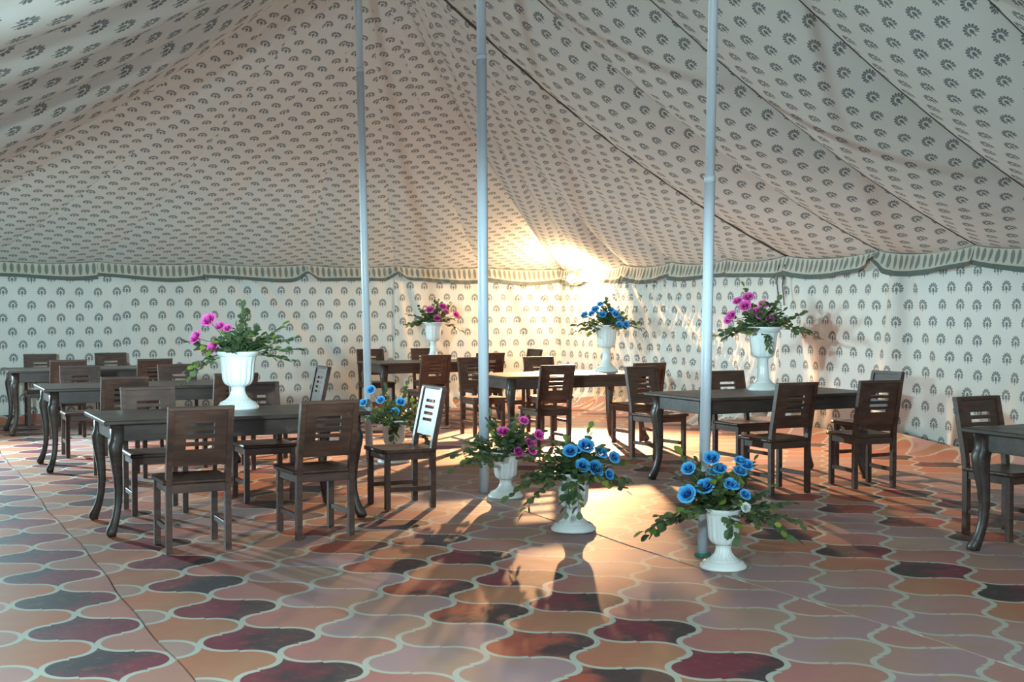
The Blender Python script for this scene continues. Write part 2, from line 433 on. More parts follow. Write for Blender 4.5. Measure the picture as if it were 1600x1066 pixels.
# walls of hanging cloth
def wall_panel(parent, axis, fixed, s0, s1, inward, fans, seed, zt=ZE + 0.04, flare=0.0, waves=0.012, zb=0.0, fine=42):
    rg = random.Random(seed); ph = rg.uniform(0, 6); ou, ov = rg.uniform(0, 2), rg.uniform(0, 0.3)
    n = max(8, int(abs(s1 - s0) * fine)); L = abs(s1 - s0)
    def fn(a, b):
        s = s0 + (s1 - s0) * a; z = zb + (zt - zb) * b
        d = waves * (math.sin(s * 2.7 + ph) + 0.6 * math.sin(s * 6.1 + z * 1.4 + ph)) + 0.006 * math.sin(s * 17 + z * 3 + ph)
        for (o_, zo, lo, hi, fr, amp, p0) in fans:
            if z < zo:
                phi = (s - o_) / (zo - z)
                if lo < phi < hi:
                    w = math.sin(math.pi * (phi - lo) / (hi - lo)) ** 0.5
                    q = math.sin(phi * fr + p0 + 0.8 * math.sin(phi * fr * 0.37))
                    d += amp * w * (0.6 * q + 0.4 * (abs(q) ** 0.5) * (1 if q > 0 else -1)) * min(1, (zo - z) * 1.2) * (0.35 + 0.65 * b ** 0.3)
        d += flare * max(0, 0.30 - z) ** 2 * 6 * (1 + 0.7 * math.sin(s * 23 + ph))
        d = max(d + 0.03, 0.004) * (1 if b < 0.80 else 1 - 0.8 * (b - 0.80) / 0.20)
        return (fixed + inward * d, s, z) if axis == 'v' else (s, fixed + inward * d, z)
    return link('canvas_panel', grid(n, 44, fn, 'canvas_panel', 'canvas', lambda a, b: (a * L + ou, zb + (zt - zb) * b + ov)), parent)
wb = empty('wall_back'); tag(wb, kind='structure')
wall_panel(wb, 'u', VB, UL, 3.08, -1, [(0.9, 2.4, 0.05, 0.9, 22, 0.02, 0)], 1)
wall_panel(wb, 'u', VB, 3.03, 7.12, -1, [(4.1, 2.9, 0.25, 1.1, 17, 0.035, 1), (7.1, 2.6, -0.9, -0.05, 12, 0.018, 2)], 2)
wall_panel(wb, 'u', VB, 7.08, UR + 0.02, -1, [(7.1, 2.5, 0.03, 0.5, 16, 0.04, 0), (8.75, 2.45, 0.12, 1.5, 10.5, 0.10, 1)], 3, flare=0.5)
wr = empty('wall_right'); tag(wr, kind='structure')
wall_panel(wr, 'v', UR, VB, 12.62, -1, [(17.4, 3.1, -1.9, 0.2, 92, 0.020, 0), (17.0, 3.4, -1.6, 0.3, 27, 0.020, 1), (12.6, 2.6, 0.02, 0.6, 15, 0.018, 1)], 4, flare=0.5, fine=85)
wall_panel(wr, 'v', UR, 12.70, 8.2, -1, [(12.7, 2.7, -0.7, -0.03, 9, 0.05, 0), (10.65, 2.6, -0.5, 0.5, 11, 0.045, 1)], 5)
wall_panel(wr, 'v', UR, 8.25, 3.0, -1, [(8.2, 2.6, -0.6, -0.05, 9, 0.02, 0)], 6)
wall_panel(wr, 'v', UR, 3.05, VF, -1, [], 7)
wl = empty('wall_left'); tag(wl, kind='structure')
wall_panel(wl, 'v', UL, VF, 3.0, 1, [], 8); wall_panel(wl, 'v', UL, 2.95, 10.5, 1, [], 9); wall_panel(wl, 'v', UL, 10.45, VB, 1, [], 10)

# printed carpet strips laid side by side
OU, OV = 2.1339, 5.8188
def carpet(u0, u1, sa, sb, mat, label, wrinkles=(), z=0.006, rise=0.0, endrise=0.10):
    nu = max(6, int((u1 - u0) / 0.09)); v0, v1 = -6.0, VB - 0.11; nv = 250
    us = [u0 + (u1 - u0) * i / nu for i in range(nu + 1)]
    V = []; UVs = []
    for j in range(nv + 1):
        v = v0 + (v1 - v0) * j / nv
        for i, u in enumerate(us):
            h = z + 0.0015 * math.sin(u * 5 + v * 2.3) + 0.0015
            for (a, b, w, hh) in wrinkles:
                h += crease((u, v), [(a, b, w, hh)])
            uu = u
            if i in (0, nu) and -5 < v: uu += 0.012 * math.sin(v * 1.7) + 0.006 * math.sin(v * 6)
            if rise and u > u1 - 0.30:
                k = (u - (u1 - 0.30)) / 0.30
                h += rise * k * k * (1 + 0.25 * math.sin(v * 3.1)); 
            if endrise and j > nv - 3: h += endrise * ((j - nv + 3) / 3) ** 2
            V.append((uu, v, h)); UVs.append(((u - OU) / TW - sa, (v - OV) / TH - sb))
    n = nu + 1
    Fc = [(j * n + i, j * n + i + 1, (j + 1) * n + i + 1, (j + 1) * n + i) for j in range(nv) for i in range(nu)]
    b0 = len(V)                                            # turned-down edge gives the strip its thickness
    for i_ in (0, nu):
        for j in range(nv + 1):
            x = V[j * n + i_]; V.append(x); UVs.append(UVs[j * n + i_]); V.append((x[0], x[1], x[2] - 0.010)); UVs.append(UVs[j * n + i_])
    for q, i_ in enumerate((0, nu)):
        for j in range(nv):
            a = b0 + 2 * (q * (nv + 1) + j); Fc.append((a, a + 2, a + 3, a + 1))
    return tag(link('carpet_strip', mesh('carpet_strip', V, Fc, mat, True, UVs)), label, 'carpet', 'printed carpet strips')
carpet(-0.97, 1.145, -2.49, -0.35, 'carpet_b', 'printed arabesque carpet strip of pale rose and charcoal beside the left tables')
carpet(1.155, 4.36, 0, 0, 'carpet', 'printed arabesque carpet strip under the left tables, between two long seams',
       [((3.3, 9.55), (4.40, 9.75), 0.10, 0.035), ((3.5, 10.3), (4.3, 10.9), 0.08, 0.02), ((3.8, 12.6), (4.3, 13.2), 0.08, 0.02)])
carpet(4.345, 6.90, 1.95, -0.72, 'carpet_b', 'printed arabesque carpet strip beside the white poles, red and orange, rippled',
       [((4.7, 7.4), (6.2, 7.9), 0.07, 0.012), ((4.6, 5.6), (6.6, 6.0), 0.09, 0.012), ((4.6, 10.0), (5.8, 10.6), 0.09, 0.02)], z=0.010)
carpet(6.89, 9.86, 3.4, 0.6, 'carpet', 'printed arabesque carpet strip turned up against the right tent wall',
       [((7.1, 7.5), (9.0, 7.9), 0.07, 0.012)], z=0.008, rise=0.15)

# ------------------------------------------------------------------ tent poles
def pole(base, topx, joint, label, r=0.040):
    x, y = base; o = empty('tent_pole', (x, y, 0.014))
    dx, dy = topx
    H = ZP - 0.02
    def at(z): return (dx * z / H, dy * z / H, z)
    link('lower_tube', mesh('lower_tube', *sweep([at(0), at(joint)], r, 20), 'pole', True), o)
    link('upper_tube', mesh('upper_tube', *sweep([at(joint - 0.02), at(H)], r * 0.9, 20), 'pole', True), o)
    link('joint_collar', mesh('joint_collar', *sweep([at(joint - 0.03), at(joint + 0.012)], r * 1.06, 20), 'pole', True), o)
    for m in o.children:
        for p in m.data.polygons: p.use_smooth = len(p.vertices) == 4
    return tag(o, label, 'pole', 'white tent poles'), o
lean = lambda px0, px1, d, z: RGT * ((px0 - px1) / F * d) * ((ZP - 0.02) / z)
def put_pole(px, py, pxtop, label, joint, r):
    b = ground(px, py); d = Vector((b[0], b[1], 0)).dot(FWD); ztop = CAMH + HOR / F * d
    l = lean(pxtop, px, d, ztop); return pole(b, (l.x, l.y), joint, label, r)[1]
put_pole(577.5, 722, 562, 'white tent pole rising from behind the small blue bouquet urn, by the end chair', 3.9, 0.038)
put_pole(757, 772, 752, 'white tent pole standing beside the floor urn of pink flowers', 3.6, 0.043)
pr = put_pole(1098, 872, 1111, 'scuffed white tent pole standing right behind the front urn of blue flowers', 2.33, 0.033)
link('green_tape', mesh('green_tape', *sweep([(0.0, 0, 0.0), (0.0, 0, 0.018)], 0.05, 16), 'tape'), pr)

# ------------------------------------------------------------------ chairs
def make_chair():
    """origin on the floor below the seat centre; the sitter faces +y"""
    r = empty('dining_chair')
    Wd, D = 0.205, 0.205
    for sx in (-1, 1):
        bm = bmesh.new(); x = sx * (Wd - 0.02); box(bm, x - 0.02, x + 0.02, D - 0.04, D, 0, 0.43)
        link('leg', bm_mesh(bm, 'leg', 'wood', 0.003), r)
        # rear leg runs on up as the raked back post
        ys = [(-D, 0.0), (-D, 0.42), (-D - 0.012, 0.52), (-D - 0.095, 0.91)]
        V = []; Fc = []
        for (y, z) in ys:
            for (a, b) in ((-0.019, 0.0), (0.019, 0.0), (0.019, 0.042), (-0.019, 0.042)): V.append((x + a, y + b, z))
        for i in range(len(ys) - 1):
            for k in range(4): Fc.append((i * 4 + k, i * 4 + (k + 1) % 4, i * 4 + 4 + (k + 1) % 4, i * 4 + 4 + k))
        Fc += [(3, 2, 1, 0), tuple(len(V) - 4 + k for k in range(4))]
        link('leg', mesh('leg', V, Fc, 'wood'), r)
        bm = bmesh.new(); box(bm, x - 0.011, x + 0.011, -D + 0.03, D - 0.03, 0.135, 0.168)
        link('stretcher', bm_mesh(bm, 'stretcher', 'wood', 0.002), r)
        bm = bmesh.new(); box(bm, x - 0.012, x + 0.012, -D + 0.035, D - 0.035, 0.375, 0.43)
        link('apron', bm_mesh(bm, 'apron', 'wood', 0.002), r)
    for y in (-D + 0.02, D - 0.02):
        bm = bmesh.new(); box(bm, -Wd + 0.035, Wd - 0.035, y - 0.012, y + 0.012, 0.375, 0.43)
        link('apron', bm_mesh(bm, 'apron', 'wood', 0.002), r)
    # dished seat
    def top(a, b):
        x = (a - 0.5) * 2; y = (b - 0.5) * 2
        return ((a - 0.5) * 0.43, -D + 0.012 + b * (2 * D + 0.012), 0.457 - 0.012 * (1 - x ** 4) * (1 - y ** 4))
    g = grid(10, 10, top, 'seat', 'wood'); bm = bmesh.new(); bm.from_mesh(g)
    ge = bmesh.ops.extrude_edge_only(bm, edges=[e for e in bm.edges if e.is_boundary])
    nv = [v for v in ge['geom'] if isinstance(v, bmesh.types.BMVert)]
    for v in nv: v.co.z = 0.428
    bmesh.ops.contextual_create(bm, geom=[e for e in bm.edges if e.is_boundary])
    bmesh.ops.recalc_face_normals(bm, faces=bm.faces)
    link('seat', bm_mesh(bm, 'seat', 'wood'), r)
    # back panel: a raked board with four slots
    zlo, zhi = 0.545, 0.915
    xs = [-0.172, -0.088, 0.088, 0.172]
    rows = [0.66, 0.708, 0.757, 0.805]; hh = 0.0115
    zs = [zlo]
    for q in rows: zs += [q - hh, q + hh]
    zs.append(zhi)
    def yb(z): return -D - 0.012 - (z - 0.52) * (0.083 / 0.39)
    V = []; idx = {}
    for si, off in ((0, 0.009), (1, 0.031)):
        for i, x in enumerate(xs):
            for j, z in enumerate(zs): idx[si, i, j] = len(V); V.append((x, yb(z) + off, z))
    Fc = []
    def hole(i, j): return i == 1 and j % 2 == 1
    nx_, nz_ = len(xs) - 1, len(zs) - 1
    for i in range(nx_):
        for j in range(nz_):
            if hole(i, j):
                c = [(i, j), (i + 1, j), (i + 1, j + 1), (i, j + 1)]
                for k in range(4):
                    a, b = c[k], c[(k + 1) % 4]; Fc.append((idx[(0,) + a], idx[(1,) + a], idx[(1,) + b], idx[(0,) + b]))
            else:
                Fc.append((idx[0, i, j], idx[0, i + 1, j], idx[0, i + 1, j + 1], idx[0, i, j + 1]))
                Fc.append((idx[1, i, j], idx[1, i, j + 1], idx[1, i + 1, j + 1], idx[1, i + 1, j]))
    for j in range(nz_):
        for i, fl_ in ((0, 0), (nx_, 1)):
            q = (idx[0, i, j], idx[0, i, j + 1], idx[1, i, j + 1], idx[1, i, j]); Fc.append(q if not fl_ else q[::-1])
    for i in range(nx_):
        for j, fl_ in ((0, 1), (nz_, 0)):
            q = (idx[0, i, j], idx[0, i + 1, j], idx[1, i + 1, j], idx[1, i, j]); Fc.append(q[::-1] if fl_ else q)
    link('backrest', mesh('backrest', V, Fc, 'wood'), r)
    bm = bmesh.new(); y = yb(0.905); box(bm, -0.206, 0.206, y - 0.002, y + 0.040, 0.897, 0.922)
    link('top_rail', bm_mesh(bm, 'top_rail', 'wood', 0.003), r)
    return r
PV, MV, MU = 0.0, math.pi, math.pi / 2
chairs = [  # u, v, turn, label
 (1.79, 8.25, PV, 'dark wooden chair tucked in at the front left table, beside the bare table end'),
 (2.65, 8.38, PV + 0.06, 'dark wooden chair drawn up to the front table, beside the end chair that shines white'),
 (1.86, 9.84, MV, 'dark wooden chair behind the front left table, facing it across from the slotted chair'),
 (2.76, 10.08, MV, 'dark wooden chair behind the white urn that stands on the front left table'),
 (3.62, 9.25, MU, 'dark wooden chair with glaring white slotted backrest at the end of the front left table'),
 (1.95, 11.95, PV, 'dark wooden chair at the near side of the middle left table, beside its bare end'),
 (2.98, 12.10, PV, 'dark wooden chair at the middle left table, half hidden by the white urn'),
 (1.90, 13.85, MV, 'dark wooden chair on the far side of the middle left table, beside its bare end'),
 (2.88, 13.70, MV, 'dark wooden chair on the far side of the middle left table, half hidden'),
 (3.88, 12.85, MU, 'dark wooden chair alone at the end of the middle left table, backrest seen edge on'),
 (1.98, 15.95, PV, 'dark wooden chair on the near side of the farthest left table, beside its bare end'),
 (2.95, 15.85, PV, 'dark wooden chair on the near side of the farthest left table, nearer the pink bouquet'),
 (1.90, 17.58, MV, 'dark wooden chair between the farthest left table and tent wall, beside the bare end'),
 (2.80, 17.60, MV, 'dark wooden chair between the farthest left table and tent wall, farther from the bare end'),
 (6.45, 17.45, MV, 'wooden chair with pale shining back against the wall, by the thin white pole'),
 (7.30, 17.45, MV, 'dark wooden chair behind the farthest pink bouquet vase, back to the tent wall'),
 (6.42, 15.45, PV, 'dark wooden chair pulled out in front of the farthest table with pink bouquet'),
 (7.35, 15.78, PV, 'dark wooden chair at the farthest pink bouquet table, hidden behind the middle pole'),
 (8.32, 16.62, MU, 'dark wooden chair at the end of the farthest pink bouquet table, near the lamp'),
 (6.52, 13.98, MV, 'dark wooden chair behind the table with the blue bouquet, by the middle pole'),
 (7.32, 13.78, MV, 'dark wooden chair behind the table with the blue bouquet, under the bright lamp'),
 (6.45, 12.22, PV, 'dark wooden chair silhouetted before the table with the tall blue bouquet vase'),
 (7.62, 12.25, PV, 'dark wooden chair at the blue bouquet table, overlapped by a turned chair back'),
 (7.12, 11.03, MV + 0.12, 'dark wooden chair standing in the aisle between the blue and pink bouquet tables'),
 (7.33, 9.88, MV, 'dark wooden chair behind the table with the tall pink bouquet vase, right of the pole'),
 (6.70, 8.58, PV, 'brown wooden chair tucked under the table below the tall pink bouquet vase'),
 (7.58, 8.52, PV - 0.16, 'brown wooden chair with orange glow on its back at the pink bouquet table'),
 (8.38, 9.38, MU, 'wooden chair with pale lit back at the end of the pink bouquet table'),
 (6.78, 6.20, MV, 'wooden chair with pale shining back behind the dark table by the right tent wall'),
]
ch0 = make_chair()
for i, (u, v, rz, lab) in enumerate(chairs):
    c = ch0 if i == 0 else copy_tree(ch0)
    c.location = (u, v, 0.012 if u < 4.35 else 0.014); c.rotation_euler = (0, 0, rz); tag(c, lab, 'chair', 'dark wooden dining chairs')

# ------------------------------------------------------------------ tables with curved legs
TL, TD, TZ = 1.87, 0.92, 0.78
def make_table():
    """origin on the floor at the table's near left corner"""
    r = empty('dining_table')
    bm = bmesh.new(); box(bm, 0, TL, 0, TD, TZ - 0.028, TZ); link('tabletop', bm_mesh(bm, 'tabletop', 'wood_table', 0.006), r)
    i0 = 0.075
    for (x0, x1, y0, y1) in ((i0 + 0.04, TL - i0 - 0.04, i0, i0 + 0.022), (i0 + 0.04, TL - i0 - 0.04, TD - i0 - 0.022, TD - i0),
                             (i0, i0 + 0.022, i0 + 0.04, TD - i0 - 0.04), (TL - i0 - 0.022, TL - i0, i0 + 0.04, TD - i0 - 0.04)):
        bm = bmesh.new(); box(bm, x0, x1, y0, y1, TZ - 0.145, TZ - 0.026); link('apron', bm_mesh(bm, 'apron', 'wood_table', 0.003), r)
    # S-curved leg: outward offset and half width by height
    prf = [(0.0, 0.050, 0.026), (0.02, 0.056, 0.033), (0.045, 0.048, 0.034), (0.08, 0.030, 0.029), (0.13, 0.012, 0.025), (0.20, -0.004, 0.024), (0.30, -0.010, 0.027),
           (0.40, -0.004, 0.031), (0.50, 0.008, 0.038), (0.56, 0.014, 0.043), (0.605, 0.014, 0.046), (0.640, 0.003, 0.045), (0.655, 0.0, 0.042), (TZ - 0.027, 0.0, 0.042)]
    for sx, sy in ((0, 0), (1, 0), (0, 1), (1, 1)):
        cx = i0 + 0.022 if not sx else TL - i0 - 0.022; cy = i0 + 0.022 if not sy else TD - i0 - 0.022
        dx = (-1 if not sx else 1); dy = (-1 if not sy else 1)
        V = []; Fc = []
        for (z, off, w) in prf:
            x = cx + dx * off * 0.85; y = cy + dy * off * 0.55
            for k in range(12):
                a = 2 * math.pi * k / 12 + math.pi / 12; c_, s_ = math.cos(a), math.sin(a)
                q = max(abs(c_), abs(s_)) ** 0.75                       # rounded square section
                V.append((x + w * c_ / q, y + w * s_ / q, z))
        n = 12
        for i in range(len(prf) - 1):
            for k in range(n): Fc.append((i * n + k, i * n + (k + 1) % n, (i + 1) * n + (k + 1) % n, (i + 1) * n + k))
        Fc += [tuple(range(n))[::-1], tuple(len(V) - n + k for k in range(n))]
        me = mesh('leg', V, Fc, 'wood_table', True); link('leg', me, r)
    return r
tables = [(1.33, 8.78, 'long dark wooden table with curved legs carrying the squat urn of pink flowers'),
 (1.36, 12.47, 'bare long dark wooden table with curved legs, middle one of the left row'),
 (1.36, 16.22, 'bare long dark wooden table with curved legs, nearest the end wall in left row'),
 (6.03, 16.18, 'long dark wooden table under a tall vase of pink flowers, nearest the end wall'),
 (6.10, 12.45, 'long dark wooden table with curved legs carrying the tall vase of blue flowers'),
 (6.12, 8.80, 'long dark wooden table carrying a tall pink bouquet vase, its end beside the scuffed pole'),
 (6.10, 5.04, 'bare long dark wooden table with curved legs near the upturned carpet edge')]
tb0 = make_table()
for i, (u, v, lab) in enumerate(tables):
    c = tb0 if i == 0 else copy_tree(tb0)
    c.location = (u, v, 0.012 if u < 4.35 else 0.012); tag(c, lab, 'table', 'long dark wooden tables')

# ------------------------------------------------------------------ urns and vases
def make_urn(name, h, kind, slim=1.0):
    r = empty(name)
    k = h / 0.40
    if kind == 'urn':
        base = [(0.0, 0, 0), (0.142, 0, 0), (0.145, 0.010, 0), (0.142, 0.022, 0), (0.128, 0.032, 0), (0.124, 0.044, 0), (0.110, 0.052, 0)]
        stem = [(0.110, 0.050, .0), (0.092, 0.060, .08), (0.070, 0.078, .11), (0.054, 0.102, .11), (0.047, 0.128, .09), (0.049, 0.150, 0.04), (0.056, 0.156, 0)]
        bowl = [(0.046, 0.154, 0), (0.072, 0.160, .03), (0.094, 0.176, .07), (0.106, 0.202, .08), (0.110, 0.235, .08), (0.113, 0.275, .08), (0.117, 0.315, .06), (0.122, 0.345, .04), (0.126, 0.362, 0)]
        rim = [(0.124, 0.360, 0), (0.134, 0.368, 0), (0.142, 0.386, 0), (0.146, 0.396, 0), (0.142, 0.400, 0), (0.134, 0.396, 0), (0.122, 0.370, 0), (0.108, 0.335, 0), (0.0, 0.330, 0)]
    else:
        k = h / 0.55
        base = [(0.0, 0, 0), (0.135, 0, 0), (0.137, 0.012, 0), (0.132, 0.026, 0), (0.116, 0.036, 0), (0.110, 0.052, 0), (0.092, 0.062, 0)]
        stem = [(0.092, 0.060, 0.0), (0.070, 0.080, 0.02), (0.056, 0.105, .04), (0.050, 0.140, .05), (0.046, 0.200, .05), (0.045, 0.262, .05), (0.052, 0.272, 0), (0.056, 0.280, 0)]
        bowl = [(0.046, 0.278, 0), (0.078, 0.286, .03), (0.096, 0.304, .06), (0.104, 0.335, .07), (0.110, 0.380, .07), (0.116, 0.430, .06), (0.122, 0.480, .04), (0.126, 0.500, 0)]
        rim = [(0.124, 0.498, 0), (0.140, 0.508, 0), (0.156, 0.534, 0), (0.162, 0.546, 0), (0.157, 0.550, 0), (0.146, 0.545, 0), (0.126, 0.510, 0), (0.112, 0.470, 0), (0.0, 0.465, 0)]
    for nm, pr_ in (('base', base), ('stem', stem), ('bowl', bowl), ('rim', rim)):
        q_ = slim * (1.16 if name == 'floor_urn' and nm in ('base', 'stem') else 1.0)
        pr_ = [(a * k * q_, b * k, c) for a, b, c in pr_]
        n = 80 if nm in ('bowl', 'stem') else 40
        V, Fc = lathe(pr_, n, 20 if nm == 'stem' else 16)
        if nm == 'rim': Fc = Fc[:-1]
        link(nm, mesh(nm, V, Fc, 'urn', True), r)
    return r
urns = []       # (object, rim centre, height)
def put_urn(name, kind, h, x, y, z, label, group, rz=0.0):
    o = make_urn(name, h, kind, 0.93 if name == 'floor_urn' else 1.0); o.location = (x, y, z); o.rotation_euler[2] = rz
    tag(o, label, 'urn' if kind == 'urn' else 'vase', group); return Vector((x, y, z + h))
GF, GT = 'white floor urns of flowers', 'white vases on the tables'
FZ = 0.013
u_f1 = put_urn('floor_urn', 'urn', 0.37, *ground(790, 779), FZ, 'white urn on the carpet holding pink flowers, beside the middle pole', GF, .1)
u_f2 = put_urn('floor_urn', 'urn', 0.40, *ground(896, 832), FZ + .004, 'white urn on the carpet holding blue flowers, trailing leaves over its bowl', GF, .2)
u_f3 = put_urn('floor_urn', 'urn', 0.355, *ground(1130, 891), FZ + .002, 'white fluted urn of blue flowers standing before the scuffed pole on the carpet seam', GF, .05)
b4 = ground(592, 722)
u_f4 = put_urn('floor_urn', 'urn', 0.42, b4[0] + 0.10, b4[1] - 0.16, FZ, 'white urn of blue flowers on the carpet behind the white glaring end chair', GF, .3)
u_t1 = put_urn('flower_urn', 'urn', 0.43, 2.40, 9.46, TZ + .012, 'squat fluted white urn of pink flowers standing on the front left table', GT)
u_t4 = put_urn('flower_vase', 'vase', 0.55, 7.03, 16.72, TZ + .012, 'tall stemmed white vase of pink flowers on the farthest table', GT)
u_t5 = put_urn('flower_vase', 'vase', 0.55, 7.66, 12.98, TZ + .012, 'tall stemmed white vase of blue flowers on the table before the lamp', GT)
u_t6 = put_urn('flower_vase', 'vase', 0.58, 7.24, 9.46, TZ + .012, 'tall stemmed white vase of pink flowers on the table by the right pole', GT)

# ------------------------------------------------------------------ bouquets
def rose_mesh(name, mat):
    V = []; Fc = []; UVs = []
    def petal(rad, height, ang, width, curl, n=6, m=5):
        b = len(V)
        for j in range(m + 1):
            t = j / m
            for i in range(n + 1):
                s = (i / n - 0.5) * 2
                w = width * math.sin(math.pi * (0.10 + 0.62 * t)) ** 0.7
                a = ang + s * w
                rr = rad * (0.30 + 0.70 * math.sin(t * 1.57) ** 0.8) + curl * t ** 4 - 0.10 * rad * abs(s) * t
                z = height * (t - 0.16 * (abs(s) ** 3) * t) - curl * 0.7 * t ** 5
                V.append((rr * math.cos(a), rr * math.sin(a), z)); UVs.append((i / n, t))
        for j in range(m):
            for i in range(n): Fc.append((b + j * (n + 1) + i, b + j * (n + 1) + i + 1, b + (j + 1) * (n + 1) + i + 1, b + (j + 1) * (n + 1) + i))
    rg = random.Random(3)
    for ring, (cnt, rad, h, w, curl) in enumerate(((2, 0.006, 0.052, 1.5, 0.0), (3, 0.013, 0.052, 1.15, 0.002), (4, 0.021, 0.049, 0.95, 0.005), (5, 0.030, 0.044, 0.80, 0.010), (6, 0.038, 0.034, 0.68, 0.016))):
        for k in range(cnt): petal(rad, h + rg.uniform(-.004, .004), 2 * math.pi * (k + 0.43 * ring) / cnt + rg.uniform(-.2, .2), w, curl)
    return mesh(name, V, Fc, mat, True, UVs)
ROSE = {'pink': rose_mesh('rose', 'pink'), 'blue': rose_mesh('rose', 'blue'), 'bud': rose_mesh('rose', 'bud')}
def leaf_mesh(mat):
    out = [(0, 0.0), (0.28, 0.36), (0.40, 0.62), (0.26, 0.86), (0, 1.0)]   # half outline: half width by length
    V = []; Fc = []
    for w, l in out: V.append((0, l, -0.10 * l * l))
    for sx in (-1, 1):
        for w, l in out[1:-1]: V.append((sx * w, l, 0.10 - 0.16 * l * l))
    # centre 0..4, left 5..7, right 8..10
    for base, flip in ((5, 0), (8, 1)):
        q = [(0, base, 1), (1, base, base + 1, 2), (2, base + 1, base + 2, 3), (3, base + 2, 4)]
        for f in q: Fc.append(f[::-1] if flip else f)
    return mesh('leaf', V, Fc, mat, True)
LEAF = {'leaf': leaf_mesh('leaf'), 'leaf_l': leaf_mesh('leaf_l')}
def orient(o, loc, d, up, size, roll=0.0):
    d = Vector(d).normalized(); s = d.cross(Vector(up))
    s = s.normalized() if s.length > 1e-3 else d.orthogonal().normalized()
    n = s.cross(d)
    m = Matrix((s, d, n)).transposed().to_4x4()
    m = m @ Matrix.Rotation(roll, 4, 'Y')
    o.matrix_local = Matrix.Translation(loc) @ m @ Matrix.Diagonal((size, size, size, 1))
def bouquet(rim, roses, color, label, seed, scale=1.0, sprays=26, explicit=(), young=0.22, buds=()):
    rg = random.Random(seed)
    r = empty('bouquet', rim); tag(r, label, 'bouquet', 'artificial flower bouquets')
    depth = rim.dot(FWD)
    # floral foam keeps the stems inside the bowl
    V, Fc = lathe([(0.0, -0.055, 0), (0.070, -0.055, 0), (0.088, -0.02, 0), (0.075, 0.0, 0), (0.0, 0.015, 0)], 20)
    link('foam', mesh('foam', V, Fc[:-1], 'foam', True), r)
    def spray(d, length, droop, nleaf, lsize):
        d = Vector(d).normalized()
        base = Vector((d.x * 0.05, d.y * 0.05, -0.03)); P = []
        n = 7
        for i in range(n + 1):
            t = i / n
            P.append(base + d * (length * t) + Vector((0, 0, -droop * t * t)))
        st = link('spray', mesh('spray', *sweep([tuple(p) for p in P], [0.0035 * (1 - 0.6 * i / n) for i in range(n + 1)], 5), 'stem', True), r)
        side = d.cross(Vector((0, 0, 1)));  side = side.normalized() if side.length > .05 else Vector((1, 0, 0))
        for k in range(nleaf):
            t = 0.30 + 0.70 * (k + 0.5) / nleaf if k < nleaf - 1 else 1.0
            i = min(n - 1, int(t * n)); p = P[i].lerp(P[i + 1], t * n - i)
            tang = (P[i + 1] - P[i]).normalized()
            sd = side * (1 if k % 2 else -1)
            dirv = tang * 0.75 + sd * rg.uniform(0.45, 0.95) + Vector((rg.uniform(-.3, .3), rg.uniform(-.3, .3), rg.uniform(-.45, .3)))
            if k == nleaf - 1: dirv = tang
            kind = 'leaf_l' if rg.random() < (young if t > 0.75 else 0.06) else 'leaf'
            lf = link('leaf', LEAF[kind], st)
            orient(lf, p, dirv, Vector((rg.uniform(-.5, .5), rg.uniform(-.5, .5), 1)), lsize * rg.uniform(0.75, 1.2), rg.uniform(-.6, .6))
    for (dx, dz, toward, ln, dr) in explicit:                 # picture-right, up, toward the camera
        d = RGT * dx + Vector((0, 0, dz)) - FWD * toward
        spray(d, ln * scale, dr, 13, 0.066 * scale)
    for i in range(sprays):
        a = 2 * math.pi * (i + rg.uniform(-.3, .3)) / sprays
        el = rg.choice((0.15, 0.35, 0.6, 0.9, 1.2)) + rg.uniform(-.1, .1)
        d = Vector((math.cos(a) * math.cos(el), math.sin(a) * math.cos(el), math.sin(el)))
        spray(d, scale * rg.uniform(0.22, 0.38), rg.uniform(0.0, 0.12), 12, 0.064 * scale)
    for i in range(24):                                       # dense heart of the bunch
        a = rg.uniform(0, 6.283); el = rg.uniform(0.3, 1.4)
        spray((math.cos(a) * math.cos(el), math.sin(a) * math.cos(el), math.sin(el)), scale * rg.uniform(0.11, 0.25), 0.02, 9, 0.058 * scale)
    for q, (px, py, sz) in enumerate(list(roses) + list(buds)):
        col = color if q < len(roses) else 'bud'
        off = rg.uniform(0.07, 0.19)
        p = at_depth(px, py, depth - off) - rim
        d = (p - Vector((0, 0, -0.05))).normalized() * 0.8 - FWD * rg.uniform(0.3, 0.9) + Vector((0, 0, 0.25))
        ro = link('rose', ROSE[col], r)
        orient(ro, p - d.normalized() * 0.02, Vector((0, 0, 1)).cross(d).normalized() if abs(d.normalized().z) < .99 else Vector((1, 0, 0)), d, sz)
        b = Vector((p.x * 0.15, p.y * 0.15, -0.05)); mid = b.lerp(p, 0.55) + Vector((0, 0, 0.03))
        st = link('stem', mesh('stem', *sweep([tuple(b), tuple(mid), tuple(p - d.normalized() * 0.015)], 0.003, 5), 'stem', True), r)
R1 = 1.0
bouquet(u_f1, [(819, 657, .8), (786, 675, 1.05), (843, 680, .9), (829, 692, .9), (833, 703, .9), (811, 707, .95)], 'pink', 'pink roses with long leafy sprays in the floor urn by the middle pole', 11,
        explicit=[(-1, .25, .2, .42, .10), (-1, .05, .3, .38, .12), (-.9, .5, .1, .34, .05), (1, .2, .3, .34, .08), (.5, .9, 0, .34, 0), (-.3, 1, .1, .34, 0)])
